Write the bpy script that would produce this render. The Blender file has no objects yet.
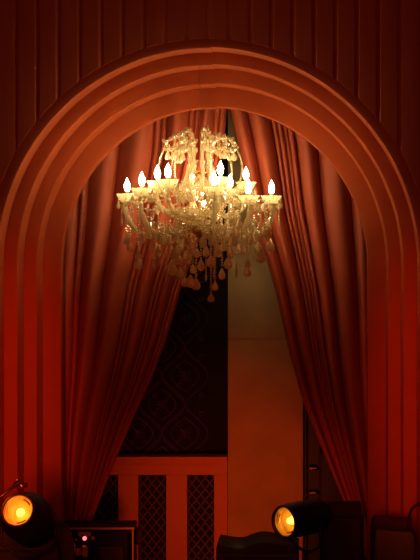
import bpy, bmesh, math, random
from mathutils import Vector, Matrix
PI = math.pi
random.seed(7)
C = bpy.context.scene.collection
# ------------------------------------------------------------------ camera
F = 1143.0; D0 = 6.35; EYE = 2.20; CX = 0.51; VX = 300.0; VY = 240.0
cam_d = bpy.data.cameras.new('camera'); cam = bpy.data.objects.new('camera', cam_d); C.objects.link(cam)
cam.location = (CX, -D0, EYE); cam.rotation_euler = (PI/2, 0, 0)
cam_d.sensor_fit = 'VERTICAL'; cam_d.sensor_height = 24; cam_d.lens = 24*F/560
cam_d.shift_x = -(VX-210)/560; cam_d.shift_y = (VY-280)/560
cam_d.clip_end = 60
bpy.context.scene.camera = cam
def W(px, py, y):
    s = (D0+y)/F
    return Vector((CX+(px-VX)*s, y, EYE-(py-VY)*s))
# ------------------------------------------------------------------ world, lights, exposure
w = bpy.data.worlds.new('world'); bpy.context.scene.world = w; w.use_nodes = True
w.node_tree.nodes['Background'].inputs[0].default_value = (0.9, 0.25, 0.08, 1)
w.node_tree.nodes['Background'].inputs[1].default_value = 0.035
vs = bpy.context.scene.view_settings
vs.view_transform = 'Standard'; vs.look = 'None'; vs.gamma = 1; vs.exposure = 0.0; vs.use_curve_mapping = False
def spot(name, loc, target, power, col, angle, blend=0.8, size=0.15):
    l = bpy.data.lights.new(name, 'SPOT'); l.energy = power; l.color = col; l.spot_size = math.radians(angle)
    l.spot_blend = blend; l.shadow_soft_size = size
    o = bpy.data.objects.new(name, l); C.objects.link(o); o.location = loc
    o.rotation_euler = (Vector(target)-Vector(loc)).to_track_quat('-Z', 'Y').to_euler()
    return o
RED = (1.0, 0.075, 0.012)
for nm, lo, ta, pw in (('stage_wash_left', (-0.1, -5.2, 1.85), (-1.10, 0.2, 1.25), 560), ('stage_wash_right', (0.5, -5.2, 1.85), (1.20, 0.2, 1.25), 450)):
    o = spot(nm, lo, ta, pw, RED, 25, 1.0); o.scale = (.36, 1, 1)
spot('stage_uplight_back', (0.12, -0.9, 0.35), (0.05, 1.3, 0.50), 74, (1.0, 0.095, 0.014), 58, 1.0)
al = bpy.data.lights.new('room_fill', 'AREA'); al.energy = 27; al.color = (1.0, 0.11, 0.03); al.shape = 'RECTANGLE'; al.size = 4; al.size_y = 2  # added red fill to lift the upper wall, not a lamp of the room
ao = bpy.data.objects.new('room_fill', al); C.objects.link(ao); ao.location = (0.1, -6.9, 2.9); ao.rotation_euler = (PI/2, 0, 0)
BULB = 100.0

# ------------------------------------------------------------------ materials
def mat(name, col, rough=0.6, metal=0.0, noise=0.0, nscale=20, bump=0.0, sheen=0.0, spec=0.5, stretch=None):
    m = bpy.data.materials.new(name); m.use_nodes = True
    nt = m.node_tree; b = nt.nodes['Principled BSDF']
    b.inputs['Base Color'].default_value = (*col, 1); b.inputs['Roughness'].default_value = rough
    b.inputs['Metallic'].default_value = metal; b.inputs['Specular IOR Level'].default_value = spec
    if sheen:
        b.inputs['Sheen Weight'].default_value = sheen; b.inputs['Sheen Tint'].default_value = (*col, 1)
    tc = nt.nodes.new('ShaderNodeTexCoord'); mp = nt.nodes.new('ShaderNodeMapping')
    nt.links.new(tc.outputs['Object'], mp.inputs[0])
    if stretch: mp.inputs['Scale'].default_value = stretch
    n = nt.nodes.new('ShaderNodeTexNoise'); n.inputs['Scale'].default_value = nscale; n.inputs['Detail'].default_value = 4
    nt.links.new(mp.outputs[0], n.inputs['Vector'])
    if noise:
        r = nt.nodes.new('ShaderNodeMix'); r.data_type = 'RGBA'
        r.inputs['A'].default_value = (*[c*(1-noise) for c in col], 1); r.inputs['B'].default_value = (*[min(1, c*(1+noise)) for c in col], 1)
        nt.links.new(n.outputs['Fac'], r.inputs['Factor']); nt.links.new(r.outputs['Result'], b.inputs['Base Color'])
    if bump:
        bp = nt.nodes.new('ShaderNodeBump'); bp.inputs['Strength'].default_value = bump; bp.inputs['Distance'].default_value = 0.01
        nt.links.new(n.outputs['Fac'], bp.inputs['Height']); nt.links.new(bp.outputs[0], b.inputs['Normal'])
    return m
def emis(name, col, s):
    m = bpy.data.materials.new(name); m.use_nodes = True; nt = m.node_tree
    b = nt.nodes['Principled BSDF']; b.inputs['Base Color'].default_value = (*col, 1)
    b.inputs['Emission Color'].default_value = (*col, 1); b.inputs['Emission Strength'].default_value = s
    return m
def crystal(name, col, diff, rough=0.06, clear=.35):
    m = bpy.data.materials.new(name); m.use_nodes = True; nt = m.node_tree; nt.nodes.clear()
    out = nt.nodes.new('ShaderNodeOutputMaterial')
    g = nt.nodes.new('ShaderNodeBsdfGlass'); g.inputs['Color'].default_value = (1, .95, .86, 1); g.inputs['Roughness'].default_value = rough; g.inputs['IOR'].default_value = 1.52
    t = nt.nodes.new('ShaderNodeBsdfTranslucent'); t.inputs['Color'].default_value = (*col, 1)
    d = nt.nodes.new('ShaderNodeBsdfDiffuse'); d.inputs['Color'].default_value = (*col, 1)
    m1 = nt.nodes.new('ShaderNodeMixShader'); m1.inputs[0].default_value = .5
    m2 = nt.nodes.new('ShaderNodeMixShader'); m2.inputs[0].default_value = diff
    nt.links.new(t.outputs[0], m1.inputs[1]); nt.links.new(d.outputs[0], m1.inputs[2])
    tr = nt.nodes.new('ShaderNodeBsdfTransparent'); tr.inputs['Color'].default_value = (1, .96, .9, 1)
    m3 = nt.nodes.new('ShaderNodeMixShader'); m3.inputs[0].default_value = clear
    gl = nt.nodes.new('ShaderNodeBsdfGlossy'); gl.inputs['Color'].default_value = (1, .93, .78, 1); gl.inputs['Roughness'].default_value = .16
    mg = nt.nodes.new('ShaderNodeMixShader'); mg.inputs[0].default_value = .5
    nt.links.new(g.outputs[0], mg.inputs[1]); nt.links.new(gl.outputs[0], mg.inputs[2])
    nt.links.new(mg.outputs[0], m2.inputs[1]); nt.links.new(m1.outputs[0], m2.inputs[2])
    nt.links.new(m2.outputs[0], m3.inputs[1]); nt.links.new(tr.outputs[0], m3.inputs[2]); nt.links.new(m3.outputs[0], out.inputs[0])
    return m
M = {
 'arch': mat('arch_fabric', (.42, .078, .017), .75, noise=.12, nscale=6, bump=.06, sheen=.2, spec=.25),
 'wall': mat('wall_fabric', (.42, .085, .030), .8, noise=.18, nscale=5, bump=.05, sheen=.1, spec=.2, stretch=(6, 1, .5)),
 'curtain': mat('curtain_velvet', (.47, .096, .040), .6, noise=.12, nscale=8, bump=.05, sheen=.15, spec=.3),
 'black': mat('black_gear', (.012, .010, .009), .5, noise=.2, nscale=9, spec=.3),
 'matblack': mat('black_wall', (.010, .008, .006), .75, noise=.2, nscale=4, spec=.15),
 'gloss': mat('black_relief', (.045, .026, .016), .42, spec=.35),
 'plaster': mat('plaster', (.38, .25, .10), .8, noise=.4, nscale=3.5, bump=.1),
 'paint': mat('painted_wood', (.50, .15, .075), .55, noise=.06, nscale=8, bump=.03),
 'lattice': mat('lattice_dark', (.09, .04, .025), .6, noise=.2, nscale=30),
 'floor': mat('floor', (.05, .03, .02), .5, noise=.3, nscale=6),
 'brass': mat('brass', (.75, .48, .14), .28, 1.0, noise=.15, nscale=30),
 'sleeve': mat('candle_sleeve', (.70, .42, .16), .45, noise=.1, nscale=30),
 'amber': mat('amber_reflector', (.85, .55, .16), .5, .35, noise=.25, nscale=40, bump=.3),
 'steel': mat('dark_steel', (.16, .10, .08), .35, .9, noise=.2, nscale=20),
 'edge': mat('case_edge', (.85, .4, .3), .4, .3, noise=.15, nscale=20),  # bright reddish colour stands in for red light on the rail
 'label': mat('case_plate', (.85, .42, .25), .5, noise=.2, nscale=60),  # reddish light painted into the plate and knob colour
 'cord': mat('cord_sleeve', (.50, .09, .035), .8, noise=.2, nscale=60),
 'crystal': crystal('crystal_cut', (1, .91, .60), .42, .06, .25),
 'cup': crystal('crystal_frosted', (.92, .85, .58), .78, .2, .15),
 'drop': crystal('crystal_drop', (1, .84, .52), .5, .04, .05),  # amber tint stands in for the red surroundings seen through the drops
 'bulb': emis('bulb_glow', (1.0, .75, .42), BULB),
 'lens': emis('lens_glow', (1.0, .50, .06), 4.2),
 'lensring': emis('lens_amber', (1.0, .36, .03), .75),
 'led': emis('led_pink', (1.0, .12, .14), 3.0),
 'ledred': emis('led_red', (1.0, .04, .01), .35),
}
# ------------------------------------------------------------------ helpers
def link(name, bm, m, parent=None, smooth=False, bevel=0):
    me = bpy.data.meshes.new(name); bmesh.ops.recalc_face_normals(bm, faces=bm.faces[:])
    bm.to_mesh(me); bm.free()
    for k in (m if isinstance(m, (list, tuple)) else [m]): me.materials.append(M[k])
    if smooth: me.shade_smooth()
    o = bpy.data.objects.new(name, me); C.objects.link(o)
    if parent: o.parent = parent
    if bevel:
        b = o.modifiers.new('bevel', 'BEVEL'); b.width = bevel; b.segments = 2; b.limit_method = 'ANGLE'
    return o
def tag(o, label=None, cat=None, group=None, kind=None):
    if label: o['label'] = label
    if cat: o['category'] = cat
    if group: o['group'] = group
    if kind: o['kind'] = kind
    return o
def empty(name, loc, label, cat, group=None):
    o = bpy.data.objects.new(name, None); C.objects.link(o); o.location = loc; o.empty_display_size = .1
    return tag(o, label, cat, group)
def box(bm, x0, x1, y0, y1, z0, z1, mi=0):
    v = [bm.verts.new(p) for p in ((x0,y0,z0),(x1,y0,z0),(x1,y1,z0),(x0,y1,z0),(x0,y0,z1),(x1,y0,z1),(x1,y1,z1),(x0,y1,z1))]
    for f in ((3,2,1,0),(4,5,6,7),(0,1,5,4),(1,2,6,5),(2,3,7,6),(3,0,4,7)):
        bm.faces.new([v[i] for i in f]).material_index = mi
def tube(bm, pts, r, n=8, mi=0, cap=True):
    pts = [Vector(p) for p in pts]; rings = []; N = len(pts)
    up = None
    for i, p in enumerate(pts):
        t = (pts[min(i+1, N-1)]-pts[max(i-1, 0)])
        if t.length < 1e-9: t = Vector((0,0,1))
        t.normalize()
        if up is None:
            up = t.orthogonal().normalized()
        up = (up - t*up.dot(t)); up = up.normalized() if up.length > 1e-6 else t.orthogonal().normalized()
        s = t.cross(up)
        rr = r[i] if isinstance(r, (list, tuple)) else r
        rings.append([bm.verts.new(p+(up*math.cos(2*PI*k/n)+s*math.sin(2*PI*k/n))*rr) for k in range(n)])
    for a, b in zip(rings, rings[1:]):
        for k in range(n):
            bm.faces.new((a[k], a[(k+1)%n], b[(k+1)%n], b[k])).material_index = mi
    if cap:
        bm.faces.new(rings[0][::-1]).material_index = mi; bm.faces.new(rings[-1]).material_index = mi
def lathe(bm, prof, n=16, loc=(0,0,0), mi=0, flat=1.0, mod=None, close=False):
    L = Vector(loc); rings = []
    for j, (r, z) in enumerate(prof):
        if r < 1e-6: rings.append([bm.verts.new(L+Vector((0,0,z)))]); continue
        ring = []
        for k in range(n):
            a = 2*PI*k/n; rr = r*(mod(a, j) if mod else 1)
            ring.append(bm.verts.new(L+Vector((rr*math.cos(a), rr*math.sin(a)*flat, z))))
        rings.append(ring)
    pr = list(zip(rings, rings[1:]))
    if close: pr.append((rings[-1], rings[0]))
    for a, b in pr:
        for k in range(n):
            k2 = (k+1) % n
            if len(a) == 1 and len(b) == 1: continue
            if len(a) == 1: f = bm.faces.new((a[0], b[k2], b[k]))
            elif len(b) == 1: f = bm.faces.new((a[k], a[k2], b[0]))
            else: f = bm.faces.new((a[k], a[k2], b[k2], b[k]))
            f.material_index = mi
def bez(p, n):
    p = [Vector(q) for q in p]; out = []
    for i in range(n+1):
        t = i/n; q = p[:]
        while len(q) > 1: q = [a.lerp(b, t) for a, b in zip(q, q[1:])]
        out.append(q[0])
    return out
def spline(pts, n=6):
    P = [Vector(p) for p in pts]; P = [P[0]*2-P[1]]+P+[P[-1]*2-P[-2]]; out = []
    for i in range(1, len(P)-2):
        for k in range(n):
            t = k/n; a, b, c, d = P[i-1:i+3]
            out.append(.5*((2*b)+(c-a)*t+(2*a-5*b+4*c-d)*t*t+(3*b-a-3*c+d)*t**3))
    out.append(P[-2]); return out
def interp(tab, t):
    if t <= tab[0][0]: return tab[0][1]
    for (a, x), (b, y) in zip(tab, tab[1:]):
        if t <= b: return x+(y-x)*(t-a)/(b-a)
    return tab[-1][1]
# ------------------------------------------------------------------ setting
DS = 0.152
ZC = EYE-0.149
RX = [1.243, 1.175, 1.098, 1.022, 0.913]
RZ = [1.272, 1.216, 1.144, 1.056, 0.938]
XL, XR, ZT = -3.2, 3.4, 4.4
def arch_path(rx, rz, n=72):
    pts = [(-rx, 0.0)] + [(-rx, ZC*k/8) for k in range(1, 8)]
    pts += [(-rx*math.cos(PI*k/n), ZC+rz*math.sin(PI*k/n)) for k in range(n+1)]
    pts += [(rx, ZC*k/8) for k in range(7, 0, -1)] + [(rx, 0.0)]
    return pts
def build_wall_front():
    bm = bmesh.new(); y0 = -0.001; th = .12
    rx, rz = RX[0]-.004, RZ[0]-.004
    xs = set([XL, XR, -rx, rx]); x = XL
    pitch = .1185
    k = 0; seams = []
    while x < XR:
        seams.append(x)
        for f in (0.0, .04, .1, .3, .6, .85, .96):
            xs.add(round(min(XR, x+pitch*f), 5))
        x += pitch
    for i in range(60): xs.add(round(-rx*math.cos(PI*i/60), 5))
    xs = sorted(xs); offs = [random.uniform(0, .003) for _ in range(100)]
    def dep(x):
        u = (x-XL)/pitch; i = int(u+1e-4); f = u-i
        d = .0045*math.sin(PI*min(1, max(0, f)))**.5 if 0 < f < 1 else 0
        if f < .045 or f > .955: return y0+.006
        return y0-d*.6+offs[i % 100]*.6
    cols = []
    for x in xs:
        inside = abs(x) < rx-1e-6
        zb = ZC+rz*math.sqrt(max(0, 1-(x/rx)**2)) if abs(x) <= rx+1e-6 else 0
        cols.append((x, zb, inside))
    def quad(a, b): bm.faces.new([bm.verts.new(p) for p in (a[0], a[1], b[1], b[0])])
    for (xa, za, ia), (xb, zb, ib) in zip(cols, cols[1:]):
        mid = (xa+xb)/2; ins = abs(mid) < rx
        A = max(za, ZC) if ins else 0; B = max(zb, ZC) if ins else 0
        n = 1
        da, db = dep(xa+1e-4), dep(xb-1e-4)
        bm.faces.new([bm.verts.new(p) for p in ((xa, da, A), (xb, db, B), (xb, db, ZT), (xa, da, ZT))])
        bm.faces.new([bm.verts.new(p) for p in ((xa, y0+th, A), (xa, y0+th, ZT), (xb, y0+th, ZT), (xb, y0+th, B))])
        bm.faces.new([bm.verts.new(p) for p in ((xa, da, A), (xa, y0+th, A), (xb, y0+th, B), (xb, db, B))])
        if abs(xb+rx) < 1e-5: bm.faces.new([bm.verts.new(p) for p in ((xb, db, 0), (xb, y0+th, 0), (xb, y0+th, ZC), (xb, db, ZC))])
        if abs(xa-rx) < 1e-5: bm.faces.new([bm.verts.new(p) for p in ((xa, da, 0), (xa, y0+th, 0), (xa, y0+th, ZC), (xa, da, ZC))])
    bmesh.ops.remove_doubles(bm, verts=bm.verts[:], dist=1e-5)
    return tag(link('wall_front', bm, 'wall'), 'dark red fabric-clad wall in narrow vertical strips around the arch', kind='structure')
build_wall_front()
def slab(name, m, x0, x1, y0, y1, z0, z1):
    bm = bmesh.new(); box(bm, x0, x1, y0, y1, z0, z1); return tag(link(name, bm, m), kind='structure')
YB = 1.40
slab('floor', 'floor', XL-.1, XR+.1, -7.2, YB+.1, -.1, 0)
slab('ceiling', 'matblack', XL-.1, XR+.1, -7.2, YB+.1, ZT, ZT+.1)
slab('wall_left', 'wall', XL-.1, XL, -7.2, YB+.1, 0, ZT)
slab('wall_right', 'wall', XR, XR+.1, -7.2, YB+.1, 0, ZT)

# back wall: black, with raised ogee ornament
def build_back():
    bm = bmesh.new(); box(bm, XL, XR, YB, YB+.1, 0, ZT)
    x1 = W(228, 0, YB).x; pitch = W(46, 0, YB).x-W(0, 0, YB).x; ph = pitch*1.25
    xx0 = x1-pitch*8
    z0 = .5; rows = 15
    def strip(pts, r): tube(bm, pts, r, 6, mi=1)
    for j in range(rows):
        for i in range(8):
            off = .5*pitch if j % 2 else 0
            cx = xx0+pitch*i+off+.02; cz = z0+ph*.5*j
            if cx+pitch*.5 > x1-.01 or cz > 2.9: continue
            # ogee lozenge
            for s in (-1, 1):
                pts = [(cx+s*pitch*.5*(.5-.5*math.cos(2*PI*t/12))**.8, YB-.002, cz-ph*.5+ph*t/12) for t in range(13)]
                strip(pts, .006)
                pts = [(cx+s*pitch*.3*math.sin(PI*t/10), YB-.002, cz-ph*.27+ph*.54*t/10) for t in range(11)]
                strip(pts, .005)
            # rosette with leaves
            for k in range(8):
                a = 2*PI*k/8; L = pitch*(.2 if k % 2 else .14)
                tube(bm, [(cx, YB, cz), (cx+math.cos(a)*L*.6, YB-.005, cz+math.sin(a)*L*.6), (cx+math.cos(a)*L, YB, cz+math.sin(a)*L)], [.003, .011, .002], 5, mi=1)
            for s in (-1, 1):
                for u in (-1, 1):
                    c = Vector((cx+s*pitch*.36, YB-.002, cz+u*ph*.33))
                    strip([c+Vector((math.cos(q)*.022*(1-q/9)*s, 0, math.sin(q)*.022*(1-q/9)*u)) for q in [0, .8, 1.6, 2.4, 3.2, 4, 4.8, 5.6]], .005)
    return tag(link('wall_back', bm, ['matblack', 'gloss'], smooth=False), 'black ornamented wall behind the curtains', kind='structure')
build_back()
# plaster pier with its edge moulding
xa, xb = W(228, 0, 1.33).x, W(297, 0, 1.33).x
bm = bmesh.new(); zs = W(0, 339, 1.33).z
box(bm, xa, xb, 1.33, YB, 0, zs-.003); box(bm, xa, xb, 1.33, YB, zs+.003, ZT); box(bm, xa+.004, xb-.004, 1.338, YB, zs-.004, zs+.004)
tag(link('trim_1', bm, 'plaster'), 'olive plaster pier between black wall and right curtain', kind='structure')
bm = bmesh.new(); xc = W(303, 0, 1.31).x
box(bm, xb, xc-.012, 1.315, YB, 0, ZT); box(bm, xc-.012, xc, 1.30, YB, 0, ZT)
tag(link('trim_2', bm, 'plaster', bevel=.003), 'narrow moulding on right edge of the plaster pier', kind='structure')

# ------------------------------------------------------------------ archway
arch = empty('archway', (0, 0, 0), 'red fabric-covered archway stepping inward in four rounded bands', 'arch')
for i in range(4):
    prof = []  # (radial offset between inner & outer, depth)
    ri = (RX[i+1], RZ[i+1]); ro = (RX[i], RZ[i]); y0 = DS*i; dep = DS+.06 if i < 3 else .07
    wdt = ro[0]-ri[0]; rr = .004
    prof = [(wdt-.001, y0+dep)]
    if i == 0: prof += [(wdt, y0+.012), (wdt-.004, y0+.003)]
    else: prof += [(wdt-.001, y0+.004)]
    prof += [(wdt*.7, y0+.001), (wdt*.45, y0+.0), (wdt*.22, y0-.0005)]
    prof += [(rr*(1-math.sin(a)), y0+rr*(1-math.cos(a))) for a in (0, .4, .8, 1.2, PI/2)]
    prof += [(0, y0+dep*.5), (0, y0+dep)]
    bm = bmesh.new(); rings = []
    n = 96
    for side in (0, 1):
        # two fabric halves meeting at the crown with a small offset
        angs = [-1-(.0001)*0]
        path = [('leg', k/10) for k in range(10)] + [('arc', k/(n//2)) for k in range(n//2+1)]
        rings = []
        for kind, t in path:
            ring = []
            wv = .0016*math.sin(t*31+i*2+side)+.001*math.sin(t*77+i)
            for (o, y) in prof:
                ox = o; lift = (.004 if side else -.002)*(t**6 if kind == 'arc' else 0)
                if kind == 'leg': x, z = ri[0]+ox, ZC*t
                else:
                    th = t*(PI/2+(.012 if side == 0 else -.0119)*1.0)
                    q = wdt and o/wdt
                    ax = ri[0]+o; az = ri[1]+q*(ro[1]-ri[1])+lift
                    x, z = ax*math.cos(th), ZC+az*math.sin(th)
                if o > wdt-.0015 or o < .0005 and y > y0+dep*.9: wv2 = 0
                else: wv2 = wv
                ring.append(bm.verts.new(((-x if side == 0 else x), y+wv2*.9, z)))
            rings.append(ring)
        m_ = len(prof)
        for a, b in zip(rings, rings[1:]):
            for k in range(m_):
                bm.faces.new((a[k], a[(k+1)%m_], b[(k+1)%m_], b[k]))
        bm.faces.new(rings[0]); bm.faces.new(rings[-1][::-1])
    o = link('arch_band', bm, 'arch', arch, smooth=True)
    o.data.set_sharp_from_angle(angle=math.radians(50))

# ------------------------------------------------------------------ curtains
def curtain(name, outer, inner, ytab, y, seed, label, folds):
    rnd = random.Random(seed); bm = bmesh.new(); NU, NV = 220, 70
    # fold profile along u: sum of bumps with irregular spacing
    knots = [0]
    for f in folds: knots.append(knots[-1]+f)
    tot = knots[-1]; knots = [k/tot for k in knots]
    amps = [rnd.uniform(.6, 1.0) for _ in knots]
    def prof(u):
        for i in range(len(knots)-1):
            if u <= knots[i+1]:
                t = (u-knots[i])/(knots[i+1]-knots[i]); wd = knots[i+1]-knots[i]
                return (math.sin(PI*t)**.62)*amps[i]*min(1.0, .35+wd*9)
        return 0
    pr = [prof(j/NU) for j in range(NU+1)]
    rows = []
    for i in range(NV+1):
        v = i/NV; py = ytab[0]+(ytab[1]-ytab[0])*v
        xo = W(interp(outer, py), 0, y).x; xi = W(interp(inner, py), 0, y).x; z = W(0, py, y).z
        wid = abs(xi-xo); amp = .06+.06*min(1, wid/.7)
        row = []
        for j in range(NU+1):
            u = j/NU
            g = 1.0
            x = xo+(xi-xo)*u
            yy = y-amp*pr[j]*(1-.25*math.sin(3*v+u*5)) + .006*math.sin(u*40+v*6) + .01*math.sin(v*5+u*3)
            row.append(bm.verts.new((x, yy, max(.01, z))))
        rows.append(row)
    for a, b in zip(rows, rows[1:]):
        for j in range(NU): bm.faces.new((a[j], a[j+1], b[j+1], b[j]))
    o = link(name, bm, 'curtain', smooth=True)
    s = o.modifiers.new('thickness', 'SOLIDIFY'); s.thickness = .004; s.offset = 1
    return tag(o, label, 'curtain', 'curtains behind the archway')
LI = [(40, 227), (108, 227), (150, 223), (190, 213), (210, 208), (240, 199), (285, 182), (340, 166), (380, 151), (415, 134), (455, 117), (490, 103), (525, 90), (545, 86), (600, 95)]
LO = [(40, 38), (300, 44), (450, 54), (520, 62), (600, 50)]
RI = [(40, 230), (108, 230), (150, 240), (190, 248), (210, 252), (240, 261), (290, 276), (350, 289), (400, 303), (440, 319), (480, 335), (520, 352), (545, 362), (600, 360)]
RO = [(40, 410), (250, 400), (450, 388), (545, 382), (600, 392)]
curtain('curtain', LO, LI, (60, 556), .86, 3, 'left red velvet curtain drawn back towards the lower left jamb', [1.6, 1.9, .7, 2.4, 2.9, .6, .5, 1.7, .5, .5, 1.1, .45, .5])
curtain('curtain', RO, RI, (60, 556), .92, 5, 'right red velvet curtain drawn back towards the lower right jamb', [1.3, 2.1, 1.6, 2.9, 1.9, .5, .4, .5, .4, 1.9, 1.4])

# ------------------------------------------------------------------ wainscot with lattice inserts
YW = 1.31
wn = empty('wainscot', (W(165, 0, YW).x, YW, 0), 'red painted wainscot with dark diamond lattice inserts below the black wall', 'wainscot')
def bx(px0, px1, py0, py1, y0, y1, bm, base=None):
    a = W(px0, py1, YW); b = W(px1, py0, YW)
    o = Vector(wn.location); box(bm, a.x-o.x, b.x-o.x, y0-o.y, y1-o.y, max(0, a.z)-o.z, b.z-o.z)
y1_ = YB-.012
bm = bmesh.new(); bx(60, 227.5, 463, 475, YW, y1_, bm)
for a, b in ((60, 72), (118, 138), (166, 187), (214, 227.5)): bx(a, b, 475, 640, YW, y1_, bm)
link('frame', bm, 'paint', wn, bevel=.003)
bm = bmesh.new()
bx(60, 227.5, 459.5, 463, YW-.018, y1_, bm); bx(60, 227.5, 456, 459.5, YW-.03, y1_, bm); bx(60, 227.5, 463, 465, YW-.008, YW, bm)
link('cap_rail', bm, 'paint', wn, bevel=.003)
for a, b in ((72, 118), (138, 166), (187, 214)):
    bm = bmesh.new(); o = Vector(wn.location)
    A = W(a, 600, YW); B = W(b, 475, YW); x0, x1, z0, z1 = A.x+.001, B.x-.001, .02, B.z-.001
    box(bm, x0-o.x, x1-o.x, .05, .07, z0-o.z, z1-o.z, 1)
    step = .075
    for s in (1, -1):
        c = -3.0
        while c < 3.5:
            # line z = s*(x-x0)*1.25 + c clipped to the rectangle
            pts = []
            for xx in (x0, x1):
                zz = s*(xx-x0)*1.25+c
                if z0 <= zz <= z1: pts.append((xx, zz))
            for zz in (z0, z1):
                xx = x0+(zz-c)/(s*1.25)
                if x0 < xx < x1: pts.append((xx, zz))
            if len(pts) >= 2:
                p, q = pts[0], pts[1]
                if math.hypot(p[0]-q[0], p[1]-q[1]) > .01:
                    yy = .040+.004*s
                    tube(bm, [(p[0]-o.x, yy, p[1]-o.z), (q[0]-o.x, yy, q[1]-o.z)], .0065, 4)
            c += step
    link('lattice_insert', bm, ['lattice', 'matblack'], wn)

# ------------------------------------------------------------------ chandelier
YC = 0.10; AX = W(200, 0, YC)
AXX = AX.x
def zc(py, y=YC): return W(0, py, y).z
Z0 = zc(228)
ch = empty('chandelier', (AXX, YC, Z0), 'cut-crystal chandelier with twelve lit candle bulbs hanging within the archway', 'chandelier')
def loc(v): return Vector(v)-Vector((AXX, YC, Z0))
# shared meshes
def me_of(name, fn, m, smooth=False):
    bm = bmesh.new(); fn(bm); me = bpy.data.meshes.new(name); bmesh.ops.recalc_face_normals(bm, faces=bm.faces[:]); bm.to_mesh(me); bm.free()
    me.materials.append(M[m])
    if smooth: me.shade_smooth()
    return me
def inst(name, me, parent, p, rz=0, sc=1, rot=None):
    o = bpy.data.objects.new(name, me); C.objects.link(o); o.parent = parent; o.location = p
    o.rotation_euler = rot or (0, 0, rz); o.scale = (sc, sc, sc) if not isinstance(sc, tuple) else sc
    return o
bulb_me = me_of('bulb', lambda b: lathe(b, [(0, -.001), (.009, 0), (.0145, .012), (.0168, .026), (.0150, .040), (.0095, .054), (.004, .066), (0, .076)], 16), 'bulb', True)
sleeve_me = me_of('candle', lambda b: lathe(b, [(0, -.002), (.013, -.002), (.0135, .004), (.0095, .006), (.0095, .036), (.0115, .038), (.011, .042), (0, .042)], 12), 'sleeve', True)
def tray_fn(b):
    md = lambda a, j: 1+(.22*(j/9) if 1 < j < 9 else 0)*abs(math.cos(a*5))
    lathe(b, [(.012, -.020), (.024, -.020), (.038, -.013), (.045, .004), (.050, .018), (.056, .028), (.050, .026), (.042, .012), (.030, -.002), (.012, -.008)], 48, mod=md, close=True)
tray_me = me_of('drip_tray', tray_fn, 'cup')
ferrule_me = me_of('ferrule', lambda b: lathe(b, [(0, -.026), (.006, -.024), (.012, -.016), (.018, -.012), (.006, -.009), (0, -.009)], 12), 'brass', True)
def tear(b, w=.022, h=.062, n=8, flat=.55):
    lathe(b, [(0, 0), (w*.2, -h*.08), (w*.5, -h*.26), (w*.86, -h*.48), (w, -h*.66), (w*.92, -h*.82), (w*.55, -h*.95), (0, -h)], n, flat=flat)
drop_me = me_of('crystal_drop', tear, 'drop')
spear_me = me_of('crystal_spear', lambda b: lathe(b, [(0, 0), (.006, -.008), (.004, -.016), (.0085, -.035), (.007, -.06), (0, -.078)], 6), 'crystal')
small_me = me_of('tray_drop', lambda b: (lathe(b, [(0, 0), (.005, -.005), (0, -.010)], 6), tear2(b)), 'crystal') if False else None
leaf_me = me_of('crystal_leaf', lambda b: lathe(b, [(0, .004), (.009, -.010), (.0125, -.022), (.009, -.034), (0, -.046)], 6, flat=.4), 'crystal')
def small_fn(b):
    lathe(b, [(0, 0), (.0055, -.006), (0, -.012)], 6)
    lathe(b, [(0, -.012), (.005, -.020), (.0105, -.034), (.008, -.044), (0, -.050)], 6, flat=.6)
small_me = me_of('tray_drop', small_fn, 'crystal')
def bead(b, p, r, n=6): lathe(b, [(0, -r), (r*.8, -r*.5), (r, 0), (r*.8, r*.5), (0, r)], n, loc=p)
def strand_bm(pts, r=.0055, gap=1.9):
    bm = bmesh.new(); P = [Vector(p) for p in pts]; acc = 0; last = P[0]; bead(bm, last, r)
    for a, b2 in zip(P, P[1:]):
        L = (b2-a).length; t = 0
        while acc+L-t >= gap*r and L > 0:
            t += gap*r-acc; acc = 0
            if t > L: break
            bead(bm, a.lerp(b2, t/L), r*random.uniform(.85, 1.12))
        acc = acc+max(0, L-t)
    return bm
def rosette(bm, p, R, nrm, n=8):
    # flat star flower of cut petals facing nrm
    nrm = Vector(nrm).normalized(); u = nrm.orthogonal().normalized(); v = nrm.cross(u); p = Vector(p)
    for k in range(n):
        a = 2*PI*k/n; d = u*math.cos(a)+v*math.sin(a); e = u*-math.sin(a)+v*math.cos(a)
        c0 = bm.verts.new(p+d*R*.15); c1 = bm.verts.new(p+d*R*.6+e*R*.22); c2 = bm.verts.new(p+d*R); c3 = bm.verts.new(p+d*R*.6-e*R*.22)
        t = bm.verts.new(p+d*R*.55+nrm*R*.22); t2 = bm.verts.new(p+d*R*.55-nrm*R*.1)
        cs = [c0, c1, c2, c3]
        for i in range(4):
            bm.faces.new((cs[i], cs[(i+1)%4], t)); bm.faces.new((cs[(i+1)%4], cs[i], t2))
# central column
bm = bmesh.new()
lathe(bm, [(0, zc(238)-Z0-.02), (.010, zc(238)-Z0), (.012, 0), (.02, .01), (.032, .03), (.022, .05), (.009, .06), (.008, zc(205)-Z0), (.016, zc(200)-Z0), (.009, zc(195)-Z0), (.008, zc(178)-Z0), (.02, zc(175)-Z0), (.008, zc(172)-Z0), (0, zc(170)-Z0)], 12)
link('crystal_column', bm, 'crystal', ch)
bm = bmesh.new()
lathe(bm, [(0, -.058), (.014, -.054), (.030, -.040), (.044, -.024), (.050, -.014), (.046, -.012), (.03, -.02), (0, -.022)], 24)
link('hub_bowl', bm, 'brass', ch, smooth=True)
bm = bmesh.new(); z = zc(173)-Z0
lathe(bm, [(0, z-.012), (.012, z-.011), (.030, z-.004), (.038, z+.006), (.035, z+.007), (.026, z), (0, z-.004)], 24, mod=lambda a, j: 1+.05*math.cos(a*8))
link('crown_dish', bm, 'brass', ch, smooth=True)
bm = bmesh.new(); md = lambda a, j: 1+.08*abs(math.cos(a*8))
z = zc(222)-Z0
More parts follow.
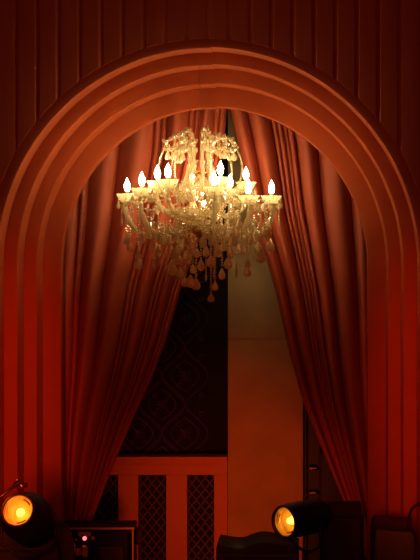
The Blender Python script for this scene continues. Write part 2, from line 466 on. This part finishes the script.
lathe(bm, [(.02, z-.02), (.06, z-.014), (.095, z+.006), (.112, z+.012), (.09, z+.001), (.05, z-.008), (.02, z-.01)], 48, mod=md, close=True)
link('crystal_bowl', bm, 'cup', ch)

# arms: bulb pixel, radius, front(-1)/back(+1), tier
arms = [(128,185,.40,-1,0),(142,179,.40,-1,0),(214,178,.36,-1,0),(248.5,186.5,.37,-1,0),(271.5,187,.40,-1,0),(203,199,.36,1,0),
        (157.5,172,.29,-1,1),(168,170.5,.29,-1,1),(220.5,168,.27,-1,1),(246,173.5,.30,1,1),(192,177,.29,1,1),(230,181,.33,1,0)]
trays = []; nstr = 0
for (px, py, R, sg, tier) in arms:
    yy = YC
    for _ in range(3):
        x = W(px, 0, yy).x; dx = x-AXX
        if abs(dx) >= R: R = abs(dx)+1e-4
        yy = YC+sg*math.sqrt(R*R-dx*dx)
    zb = W(0, py, yy).z            # bulb centre height
    dirv = Vector((dx, yy-YC, 0)); ang = math.atan2(dirv.y, dirv.x); rad = dirv.length; dirv.normalize()
    zt = zb-.030-.042-.006-Z0      # tray height relative to hub
    if tier: zt = max(zt, .12)
    arm = None
    hz = (0.0 if tier == 0 else .075)
    dip = -.05 if tier == 0 else .03
    path = bez([dirv*.03+Vector((0,0,hz)), dirv*rad*.25+Vector((0,0,hz+.045)), dirv*rad*.45+Vector((0,0,hz+dip-.07)), dirv*rad*.98+Vector((0,0,hz+dip-.09)), dirv*rad*1.10+Vector((0,0,zt-.03)), dirv*rad+Vector((0,0,zt-.022))], 26)
    bm = bmesh.new()
    # twisted glass arm
    tube(bm, path, [.0145*(1+.2*math.sin(k*2.3)) for k in range(27)], 8)
    for k in (5, 15): bead(bm, path[k], .017, 8)
    arm = link('arm', bm, 'cup', ch, smooth=False)
    p = dirv*rad+Vector((0,0,zt)); trays.append((p, ang, rad, tier))
    inst('ferrule', ferrule_me, arm, p); inst('drip_tray', tray_me, arm, p, random.random()); inst('candle', sleeve_me, arm, p)
    inst('bulb', bulb_me, arm, p+Vector((0,0,.042)))
    for k in range(7):
        a = 2*PI*(k+random.random()*.4)/7
        q = p+Vector((math.cos(a)*.054, math.sin(a)*.054, .006))
        s_ = random.uniform(.9, 1.3)
        inst('tray_drop', small_me, arm, q, a, s_)
    # bead swag back to the crown dish / to the column
    top = Vector((dirv.x*.03, dirv.y*.03, zc(178)-Z0))
    e = p+Vector((-dirv.x*.045, -dirv.y*.045, .01))
    mid = (top+e)/2+Vector((0,0,-.09))
    link('bead_swag', strand_bm(bez([top, mid, mid, e], 18), .0055), 'crystal', ch)
    # leaf and rosette clusters on the arm
    for k in (5, 9, 13):
        bm = bmesh.new(); q = path[k]+Vector((0, -.014, .016))
        rosette(bm, q, random.uniform(.026, .036), Vector((random.uniform(-.4, .4), -1, random.uniform(-.3, .5))), 9); bead(bm, q, .010, 8)
        link('crystal_rosette', bm, 'crystal', arm)
# swags between neighbouring trays
trs = sorted(trays, key=lambda t: t[1])
for a, b in zip(trs, trs[1:]+trs[:1]):
    A, B = a[0]+Vector((0,0,-.004)), b[0]+Vector((0,0,-.004))
    L = (A-B).length; mid = (A+B)/2+Vector((0,0,-.05-.25*L))
    link('bead_swag', strand_bm(bez([A, mid, B], 18), .0052), 'crystal', ch)
# crown: crook arms curling outward with beads, leaves and drops
crooks = [(-.165, -.05, 137, -.03), (-.085, -.13, 131, -.05), (.05, -.13, 129, .045), (.18, -.04, 138, .05), (.12, .10, 134, .04), (-.13, .10, 139, -.05)]
for (cx_, cy_, pyt, lean) in crooks:
    d = Vector((cx_, cy_, 0)); R = d.length; d.normalize(); zt = zc(pyt)-Z0; zb = zc(200)-Z0
    pts = [d*.05+Vector((0,0,zb)), d*(R*.70)+Vector((0,0,zb+.03)), d*(R*.48)+Vector((0,0,zb+.11)), d*(R*.34)+Vector((0,0,zt-.13)), d*(R*.40)+Vector((0,0,zt-.045)), d*(R*.62)+Vector((0,0,zt-.004)), d*(R*.95)+Vector((0,0,zt-.012)), d*(R*1.13)+Vector((0,0,zt-.05)), d*(R*1.0)+Vector((0,0,zt-.078)), d*(R*.80)+Vector((0,0,zt-.062))]
    path = spline(pts, 5); N = len(path)
    bm = bmesh.new(); tube(bm, path, [(.0125-.005*k/N)*(1+.3*math.sin(k*2.1)) for k in range(N)], 7)
    cr = link('crown_scroll', bm, 'crystal', ch)
    for k in range(3, N-2, 3):
        inst('crystal_leaf', leaf_me, cr, path[k], rot=(random.uniform(-.9, .9), (1 if k % 4 == 1 else -1)*random.uniform(1.6, 2.6), random.uniform(-.6, .6)), sc=random.uniform(.6, .85))
    for k in range(3, N-1, 5):
        bm = bmesh.new(); q = path[k]+Vector((random.uniform(-.010,.010), -.012, 0))
        rosette(bm, q, random.uniform(.016, .024), Vector((random.uniform(-.7,.7), -1, random.uniform(-.5,.5))), 7); bead(bm, q, .008, 8)
        link('crystal_rosette', bm, 'crystal', cr)
    for k, me_, s_ in ((N-1, drop_me, .75), (N-8, drop_me, .85), (N-14, drop_me, .6), (N-4, small_me, 1), (N-18, small_me, 1), (N-24, small_me, 1)):
        inst('crown_drop', me_, cr, path[k]+Vector((0,0,-.010)), random.uniform(-.5,.5), s_)
    a = path[N-10]; b = d*.20+Vector((0,0,zc(194)-Z0))
    link('bead_swag', strand_bm(bez([a, a+Vector((d.x*.08, d.y*.08, -.12)), b], 14), .006), 'crystal', cr)
# hanging strands with a teardrop at the foot: (px, py of the drop's centre, py of the top, depth offset, size, kind)
S = [(185,281,238,-.05,.85,0),(190.5,280,236,-.10,1.1,0),(196,283,236,-.04,1.0,0),(201,264,234,.05,1.0,0),(211,297,238,-.08,.75,0),(215,285,240,.02,.8,0),(214,273,238,-.12,.7,1),
     (222,273,236,.04,.95,0),(211,260,232,-.14,1.0,0),(180,271,234,.02,1.0,0),(173,268,232,-.15,1.1,0),(166.5,275,232,-.2,.8,1),(178.5,258,230,-.2,.95,0),
     (126.5,239,207,-.03,.8,0),(130,246,208,.02,.8,0),(142,238,204,-.26,.8,0),(138.5,262,206,-.22,1.05,0),(138,254,206,-.3,.7,0),(153,244,214,-.2,.9,0),(154,255,222,-.1,.6,0),(153.5,264,226,.08,.6,1),
     (159,251,222,-.22,.75,0),(166.5,252,224,.1,.7,1),(171.5,265,228,.1,1.0,0),(176.5,250,226,-.24,1.0,0),(228,262,232,-.1,1.0,0),(231,252,228,.12,.9,0),(236,270,228,-.15,.95,1),
     (247.5,262,222,-.2,.85,0),(247.5,271,224,-.12,.8,0),(242,247,222,-.26,.6,1),(254.5,256,214,.1,.7,1),(260.7,256,212,-.12,1.0,0),(270.7,244,208,-.03,1.2,0),(279,221,204,.0,.6,1),(121.5,220,204,0,.7,1),
     (187,255,230,-.18,1.0,0),(206,250,230,-.18,.95,0),(218,250,228,-.24,1.0,0),(223,245,226,-.28,.85,0),(197,252,232,.12,.8,0),(192,246,230,.15,.8,0),(163,240,222,-.28,.9,0),(169,240,222,-.3,.8,0),
     (148,232,206,-.22,.7,0),(186,240,224,-.3,.9,0),(234,240,222,-.3,.9,0),(239,236,216,.2,.8,0),(252,240,212,-.2,.8,0),(265,232,208,-.1,.7,0),(133,228,207,.06,.7,0),(258,236,212,-.24,.75,0),
     (181,246,226,.2,.9,0),(203,241,224,-.32,.85,0),(212,238,222,-.3,.8,0),(228,246,226,.2,.8,0),(244,250,224,.16,.8,0),(160,262,226,.2,.6,1),(193,268,236,.1,.8,0),(206,276,238,.08,.7,1)]
for i in range(36):
    a = random.uniform(0, 2*PI); r = random.choice((.12, .2, .27, .33, .37)); x = 200+math.cos(a)*r*181
    py = 240-abs(x-200)*.12+random.uniform(-14, 14)
    S.append((x, py, py-random.uniform(10, 22), math.sin(a)*r, random.uniform(.6, .95), random.choice((0, 0, 1))))
for (px, py, pt, dy, sc_, kind) in S:
    y = YC+dy; c = loc(W(px, py, y)); t = loc(W(px, pt, y)); hh = (.062 if kind == 0 else .078)*sc_
    foot = c+Vector((0,0,hh*.5))
    if t.z < foot.z+.01: t.z = foot.z+.012
    st = link('bead_strand', strand_bm([t, foot], .0072 if kind == 0 else .0055, 2.1), 'crystal', ch)
    inst('crystal_drop' if kind == 0 else 'crystal_spear', drop_me if kind == 0 else spear_me, st, foot, random.uniform(-.8, .8), (sc_*1.2, sc_*1.2, sc_*1.15))
# loose crystal sprays filling the heart of the chandelier
for i in range(36):
    a = 2*PI*i/36*11; r = .06+.22*((i*.618) % 1)
    z = zc(random.uniform(186, 234))-Z0-.10*(r-.1)
    bm = bmesh.new(); p = Vector((math.cos(a)*r, math.sin(a)*r, z))
    rosette(bm, p, random.uniform(.028, .040), Vector((math.cos(a)*.6, -1, random.uniform(-.4, .6))), 9)
    bead(bm, p, .009, 8)
    tube(bm, [p+Vector((0,0,.03)), p+Vector((0,0,-.03))], .0015, 5)
    link('crystal_spray', bm, 'crystal', ch)
# suspension cord in its fabric sleeve (part of the fitting)
bm = bmesh.new()
zt0 = zc(170)-Z0
tube(bm, [(0, 0, zt0), (.0, 0, zt0+.12), (0, 0, ZT-.03-Z0)], .0022, 8)
link('suspension_cord', bm, 'cord', ch, smooth=True)
bm = bmesh.new(); lathe(bm, [(0, ZT-Z0-.05), (.03, ZT-Z0-.045), (.06, ZT-Z0-.012), (.065, ZT-Z0-.001), (0, ZT-Z0-.001)], 20)
link('ceiling_rose', bm, 'brass', ch, smooth=True)

# ------------------------------------------------------------------ stage lamps
def lamp(px, py, y, rad, axis, length, label, body_r, tilt_label=None, hump=1.0):
    c = W(px, py, y); t = empty('stage_lamp', (c.x, c.y, 0), label, 'stage lamp', 'small amber stage lamps in front of the archway')
    ax = Vector(axis).normalized(); q = ax.to_track_quat('Z', 'Y'); rot = q.to_euler(); o = Vector((0, 0, c.z))
    def part(name, prof, m, n=32, parent=t, smooth=True):
        bm = bmesh.new(); lathe(bm, prof, n); ob = link(name, bm, m, parent, smooth)
        for v in ob.data.vertices: v.co = q @ v.co + o
        return ob
    r = rad
    body = part('housing', [(r*.93, -.004), (r*1.0, .004), (r*1.08, .0), (r*1.12, -.03), (body_r, -length*.35), (body_r, -length*.8), (body_r*.8, -length*.95), (body_r*.3, -length), (0, -length), (0, -length+.01), (body_r*.7, -length*.9), (r*.93, -.05)], 'black')
    body.data.set_sharp_from_angle(angle=math.radians(40))
    part('reflector', [(r*.92, -.006), (r*.80, -.03), (r*.5, -.055), (r*.2, -.065), (0, -.066)], 'amber', 32, body, False)
    part('lamp_bulb', [(0, -.064), (r*.16, -.058), (r*.26, -.044), (r*.18, -.026), (0, -.02)], 'lens', 20, body)
    part('lens_rim', [(r*.94, .002), (r*1.02, .008), (r*1.06, .003), (r*.98, -.003)], 'steel', 32, body)
    # amber gel clips
    for k in range(3):
        a0 = 2*PI*k/3+.5; bm = bmesh.new()
        tube(bm, [(math.cos(a0+s)*r*.74, math.sin(a0+s)*r*.74, -.018) for s in (0, .2, .4, .6, .8)], .003, 6)
        ob = link('gel_clip', bm, 'brass', body)
        for v in ob.data.vertices: v.co = q @ v.co + o
    # yoke and stand
    back = o-ax*length*.5; side = ax.cross(Vector((0,0,1))).normalized()
    bm = bmesh.new()
    tube(bm, [back+side*(body_r+.012), back+side*(body_r+.014)+Vector((0,0,-.1)), back+side*.03+Vector((0,0,-body_r-.06)), back-side*.03+Vector((0,0,-body_r-.06)), back-side*(body_r+.014)+Vector((0,0,-.1)), back-side*(body_r+.012)], .007, 8)
    link('yoke', bm, 'black', t, True)
    bm = bmesh.new(); f = Vector((back.x, back.y, 0)); top = back.z-body_r-.055
    tube(bm, [f+Vector((0,0,.02)), f+Vector((0,0,top))], .012, 10)
    lathe(bm, [(0, 0), (.14, 0), (.14, .012), (.02, .025), (0, .025)], 24, loc=f)
    link('stand', bm, 'black', t)
    return t, c, ax
l1, c1, a1 = lamp(17.5, 510, -1.9, .063, (-.08, -1, .50), .30, 'left lit amber stage lamp below the clamped metal arm', .098)
l2, c2, a2 = lamp(284, 522, -1.9, .060, (-.95, -1.0, .05), .24, 'right lit amber stage lamp pointing left by the black case', .068)
# metal arm above the left lamp
ya = -1.9
am = empty('boom_arm', (W(-30, 0, ya+.40).x, ya+.40, 0), 'thin dark metal boom arm with end clamp above the left stage lamp', 'boom arm')
o = Vector(am.location); bm = bmesh.new(); p0 = W(-30, 520, ya+.40)-o; p1 = W(19, 482.5, ya+.40)-o
tube(bm, [p0, p1], .0065, 10); link('tube', bm, 'steel', am, True)
bm = bmesh.new(); d = (p1-p0).normalized(); u = Vector((-d.z, 0, d.x))
tube(bm, [p1-d*.02, p1+d*.008], .013, 10); tube(bm, [p1-u*.022, p1+u*.016], .006, 8); tube(bm, [p1+d*.005-u*.02, p1+d*.022-u*.03], .009, 8)
link('clamp', bm, 'steel', am)
bm = bmesh.new(); tube(bm, [(p0.x, 0, .02), (p0.x, 0, p0.z+.02)], .013, 10); lathe(bm, [(0,0),(.15,0),(.15,.012),(.02,.025),(0,.025)], 24, loc=(p0.x,0,0)); link('stand', bm, 'black', am)

# ------------------------------------------------------------------ cases and gear
def boxpart(name, m, parent, px0, px1, py0, py1, y0, y1, bevel=.004, floor=False, ref=None):
    o = Vector(parent.location); a = W(px0, py1, y0); b = W(px1, py0, y0); bm = bmesh.new()
    box(bm, a.x-o.x, b.x-o.x, y0-o.y, y1-o.y, (0 if floor else a.z)-o.z, b.z-o.z)
    return link(name, bm, m, parent, bevel=bevel)
# rack case at lower left, behind the jamb
Y0 = .625
rc = empty('rack_case', (W(96, 0, Y0).x, Y0+.06, 0), 'low black rack case with metal edges in a red-lit colour under the left curtain', 'rack case')
o = Vector(rc.location); a = W(50, 600, Y0); b = W(134, 529, Y0)
bm = bmesh.new(); box(bm, a.x-o.x, b.x-o.x, .03-.0, .06, 0, b.z); box(bm, a.x-o.x, b.x-o.x, -.06, .06, b.z-.002, b.z+.024)
box(bm, b.x-o.x-.016, b.x-o.x, -.06, .04, 0, b.z); box(bm, a.x-o.x, a.x-o.x+.016, -.06, .04, 0, b.z); box(bm, a.x-o.x, b.x-o.x, -.06, .04, 0, .03)
link('case_shell', bm, 'black', rc, bevel=.003)
bm = bmesh.new(); box(bm, a.x-o.x, b.x-o.x+.002, -.064, -.058, b.z-.002, b.z+.010); box(bm, b.x-o.x-.012, b.x-o.x-.002, -.064, -.058, 0, b.z-.003)
link('edge_rail', bm, 'edge', rc)
boxpart('control_plate', 'label', rc, 78, 90.5, 532, 536.5, Y0+.005, Y0+.035)
pn = boxpart('control_panel', 'black', rc, 66, 126, 531, 575, Y0+.018, Y0+.03)
def kn(px, py, r, m, name='knob'):
    c = W(px, py, Y0+.012)-o; bm = bmesh.new(); tube(bm, [c, c+Vector((0,.01,0))], r, 14); return link(name, bm, m, pn)
kn(84.5, 538.5, .012, 'led', 'indicator_light'); kn(76, 540, .006, 'label'); kn(93, 538, .010, 'label')
boxpart('dial_block', 'label', rc, 69, 75, 544, 552, Y0+.002, Y0+.018); boxpart('dial_block', 'label', rc, 75.5, 81, 549, 556, Y0+.002, Y0+.018); boxpart('dial_block', 'label', rc, 82, 87.5, 546, 557, Y0+.002, Y0+.018)
boxpart('drawer_front', 'steel', rc, 99, 122, 547, 575, Y0+.006, Y0+.018)
c = W(137, 536, Y0+.02)-o; bm = bmesh.new(); box(bm, b.x-o.x+.001, c.x+.022, -.03, .05, c.z-.06, c.z+.035); link('side_handle', bm, 'black', rc, bevel=.012)

# loudspeaker behind right curtain
Y1 = 1.02
sp = empty('loudspeaker', (W(346, 0, Y1).x, Y1+.12, 0), 'black loudspeaker cabinet in the dark beside the right curtain foot', 'loudspeaker')
boxpart('cabinet', 'black', sp, 320, 372, 452, 600, Y1, Y1+.24, .012, True)
o = Vector(sp.location)
for (px, py, r) in ((345, 520, .11), (345, 476, .05)):
    cc = W(px, py, Y1-.004)-o
    q = Matrix.Rotation(PI/2, 4, 'X')
    b2 = bmesh.new(); lathe(b2, [(r, 0), (r*.95, .008), (r*.85, .004), (r*.3, -.0), (0, .004)], 32); b2.transform(Matrix.Translation(cc) @ q); link('speaker_cone', b2, 'gloss', sp, True)
boxpart('handle', 'steel', sp, 346, 358, 531, 533, Y1-.018, Y1-.001, .002)
# rack in the dark gap
Y2 = 1.28
rk = empty('equipment_rack', (W(311, 0, Y2).x, Y2+.06, 0), 'narrow dark equipment rack in the gap right of the plaster pier', 'equipment rack')
boxpart('back_panel', 'black', rk, 304.5, 330, 392, 600, Y2+.07, Y2+.09, .002, True)
for px in (304.5, 328): boxpart('upright', 'black', rk, px, px+1.8, 392, 600, Y2, Y2+.07, .001, True)
for py in (392, 470, 494): boxpart('shelf', 'black', rk, 306.5, 327.8, py, py+1.4, Y2+.002, Y2+.068, .001)
for px, py in ((312, 467.5), (312, 492)): boxpart('tray', 'steel', rk, px-3, px+4, py, py+1.8, Y2+.01, Y2+.06, .001)

# black soft-topped case under the right lamp
def lumpy(name, pts, y0, y1, label, cat, m='black'):
    cx_ = sum(p[0] for p in pts)/len(pts); t = empty(name, (W(cx_, 0, y0).x, (y0+y1)/2, 0), label, cat); o = Vector(t.location)
    bm = bmesh.new(); fr = []; bk = []; f0 = []; b0 = []; tp = []
    P = [W(px, py, y0)-o for px, py in pts]
    P = spline(P, 4)
    rows = []
    for p in P:
        col = [(p.x, y0-o.y, 0), (p.x, y0-o.y, p.z-.03), (p.x, y0-o.y+.008, p.z-.008), (p.x, y0-o.y+.03, p.z), (p.x, y1-o.y-.03, p.z), (p.x, y1-o.y, p.z-.03), (p.x, y1-o.y, 0)]
        rows.append([bm.verts.new(c) for c in col])
    for a, b in zip(rows, rows[1:]):
        for k in range(6): bm.faces.new((a[k], a[k+1], b[k+1], b[k]))
        bm.faces.new((a[6], a[0], b[0], b[6]))
    bm.faces.new(rows[0]); bm.faces.new(rows[-1][::-1])
    ob = link('case_body', bm, m, t, True); ob.data.set_sharp_from_angle(angle=math.radians(45))
    return t
cs = lumpy('soft_case', [(216, 549), (217.5, 545.5), (220, 545), (232, 547), (243, 547), (252, 543.5), (262, 541.5), (275, 543), (290, 546), (299, 549)], -1.50, -1.30, 'black soft equipment case with uneven top under the right lamp', 'case')
o = Vector(cs.location); bm = bmesh.new(); a = W(217, 553, -1.50)-o; b = W(298, 556, -1.50)-o
box(bm, a.x, b.x, -.118, -.1105, b.z, a.z); link('lid_seam', bm, 'steel', cs)
c4 = lumpy('road_case', [(-30, 532), (-10, 530), (10, 531), (30, 532), (46, 534), (54, 538), (59, 546), (61, 556)], -1.25, -.95, 'black lidded case behind the foot of the left stage lamp', 'case')
o = Vector(c4.location); bm = bmesh.new(); a = W(-20, 550, -1.25)-o; b = W(54, 552, -1.25)-o
box(bm, a.x, b.x, -.158, -.1505, b.z, a.z); link('lid_seam', bm, 'black', c4)
c3 = lumpy('hard_case', [(374, 540), (376, 530), (380, 528.5), (392, 529.5), (404, 530.5), (412, 531), (416, 535), (419, 548)], -.9, -.6, 'black hard case with looped cable at lower right of the archway', 'case')
o = Vector(c3.location); bm = bmesh.new()
P = [W(x, y, -.8)-o for x, y in ((409, 532), (409, 522), (410.5, 512), (415, 506), (421, 504), (428, 507), (432, 518), (433, 545))]
tube(bm, spline(P, 5), .0075, 8); link('cable', bm, 'black', c3, True)
for px in (384, 405): 
    oo = boxpart('latch', 'gloss', c3, px, px+5, 545, 551, -.907, -.901, .001)
# standing dark cabinet right of the right lamp
dk = empty('amplifier_cabinet', (W(340, 0, -.5).x, -.35, 0), 'black amplifier cabinet on the floor right of the right stage lamp', 'cabinet')
boxpart('cabinet', 'black', dk, 320, 364, 514, 600, -.5, -.2, .01, True)
boxpart('grille', 'gloss', dk, 324, 360, 519, 600, -.508, -.501, .003)
boxpart('handle', 'steel', dk, 336, 350, 512.0, 513.5, -.40, -.38, .003)
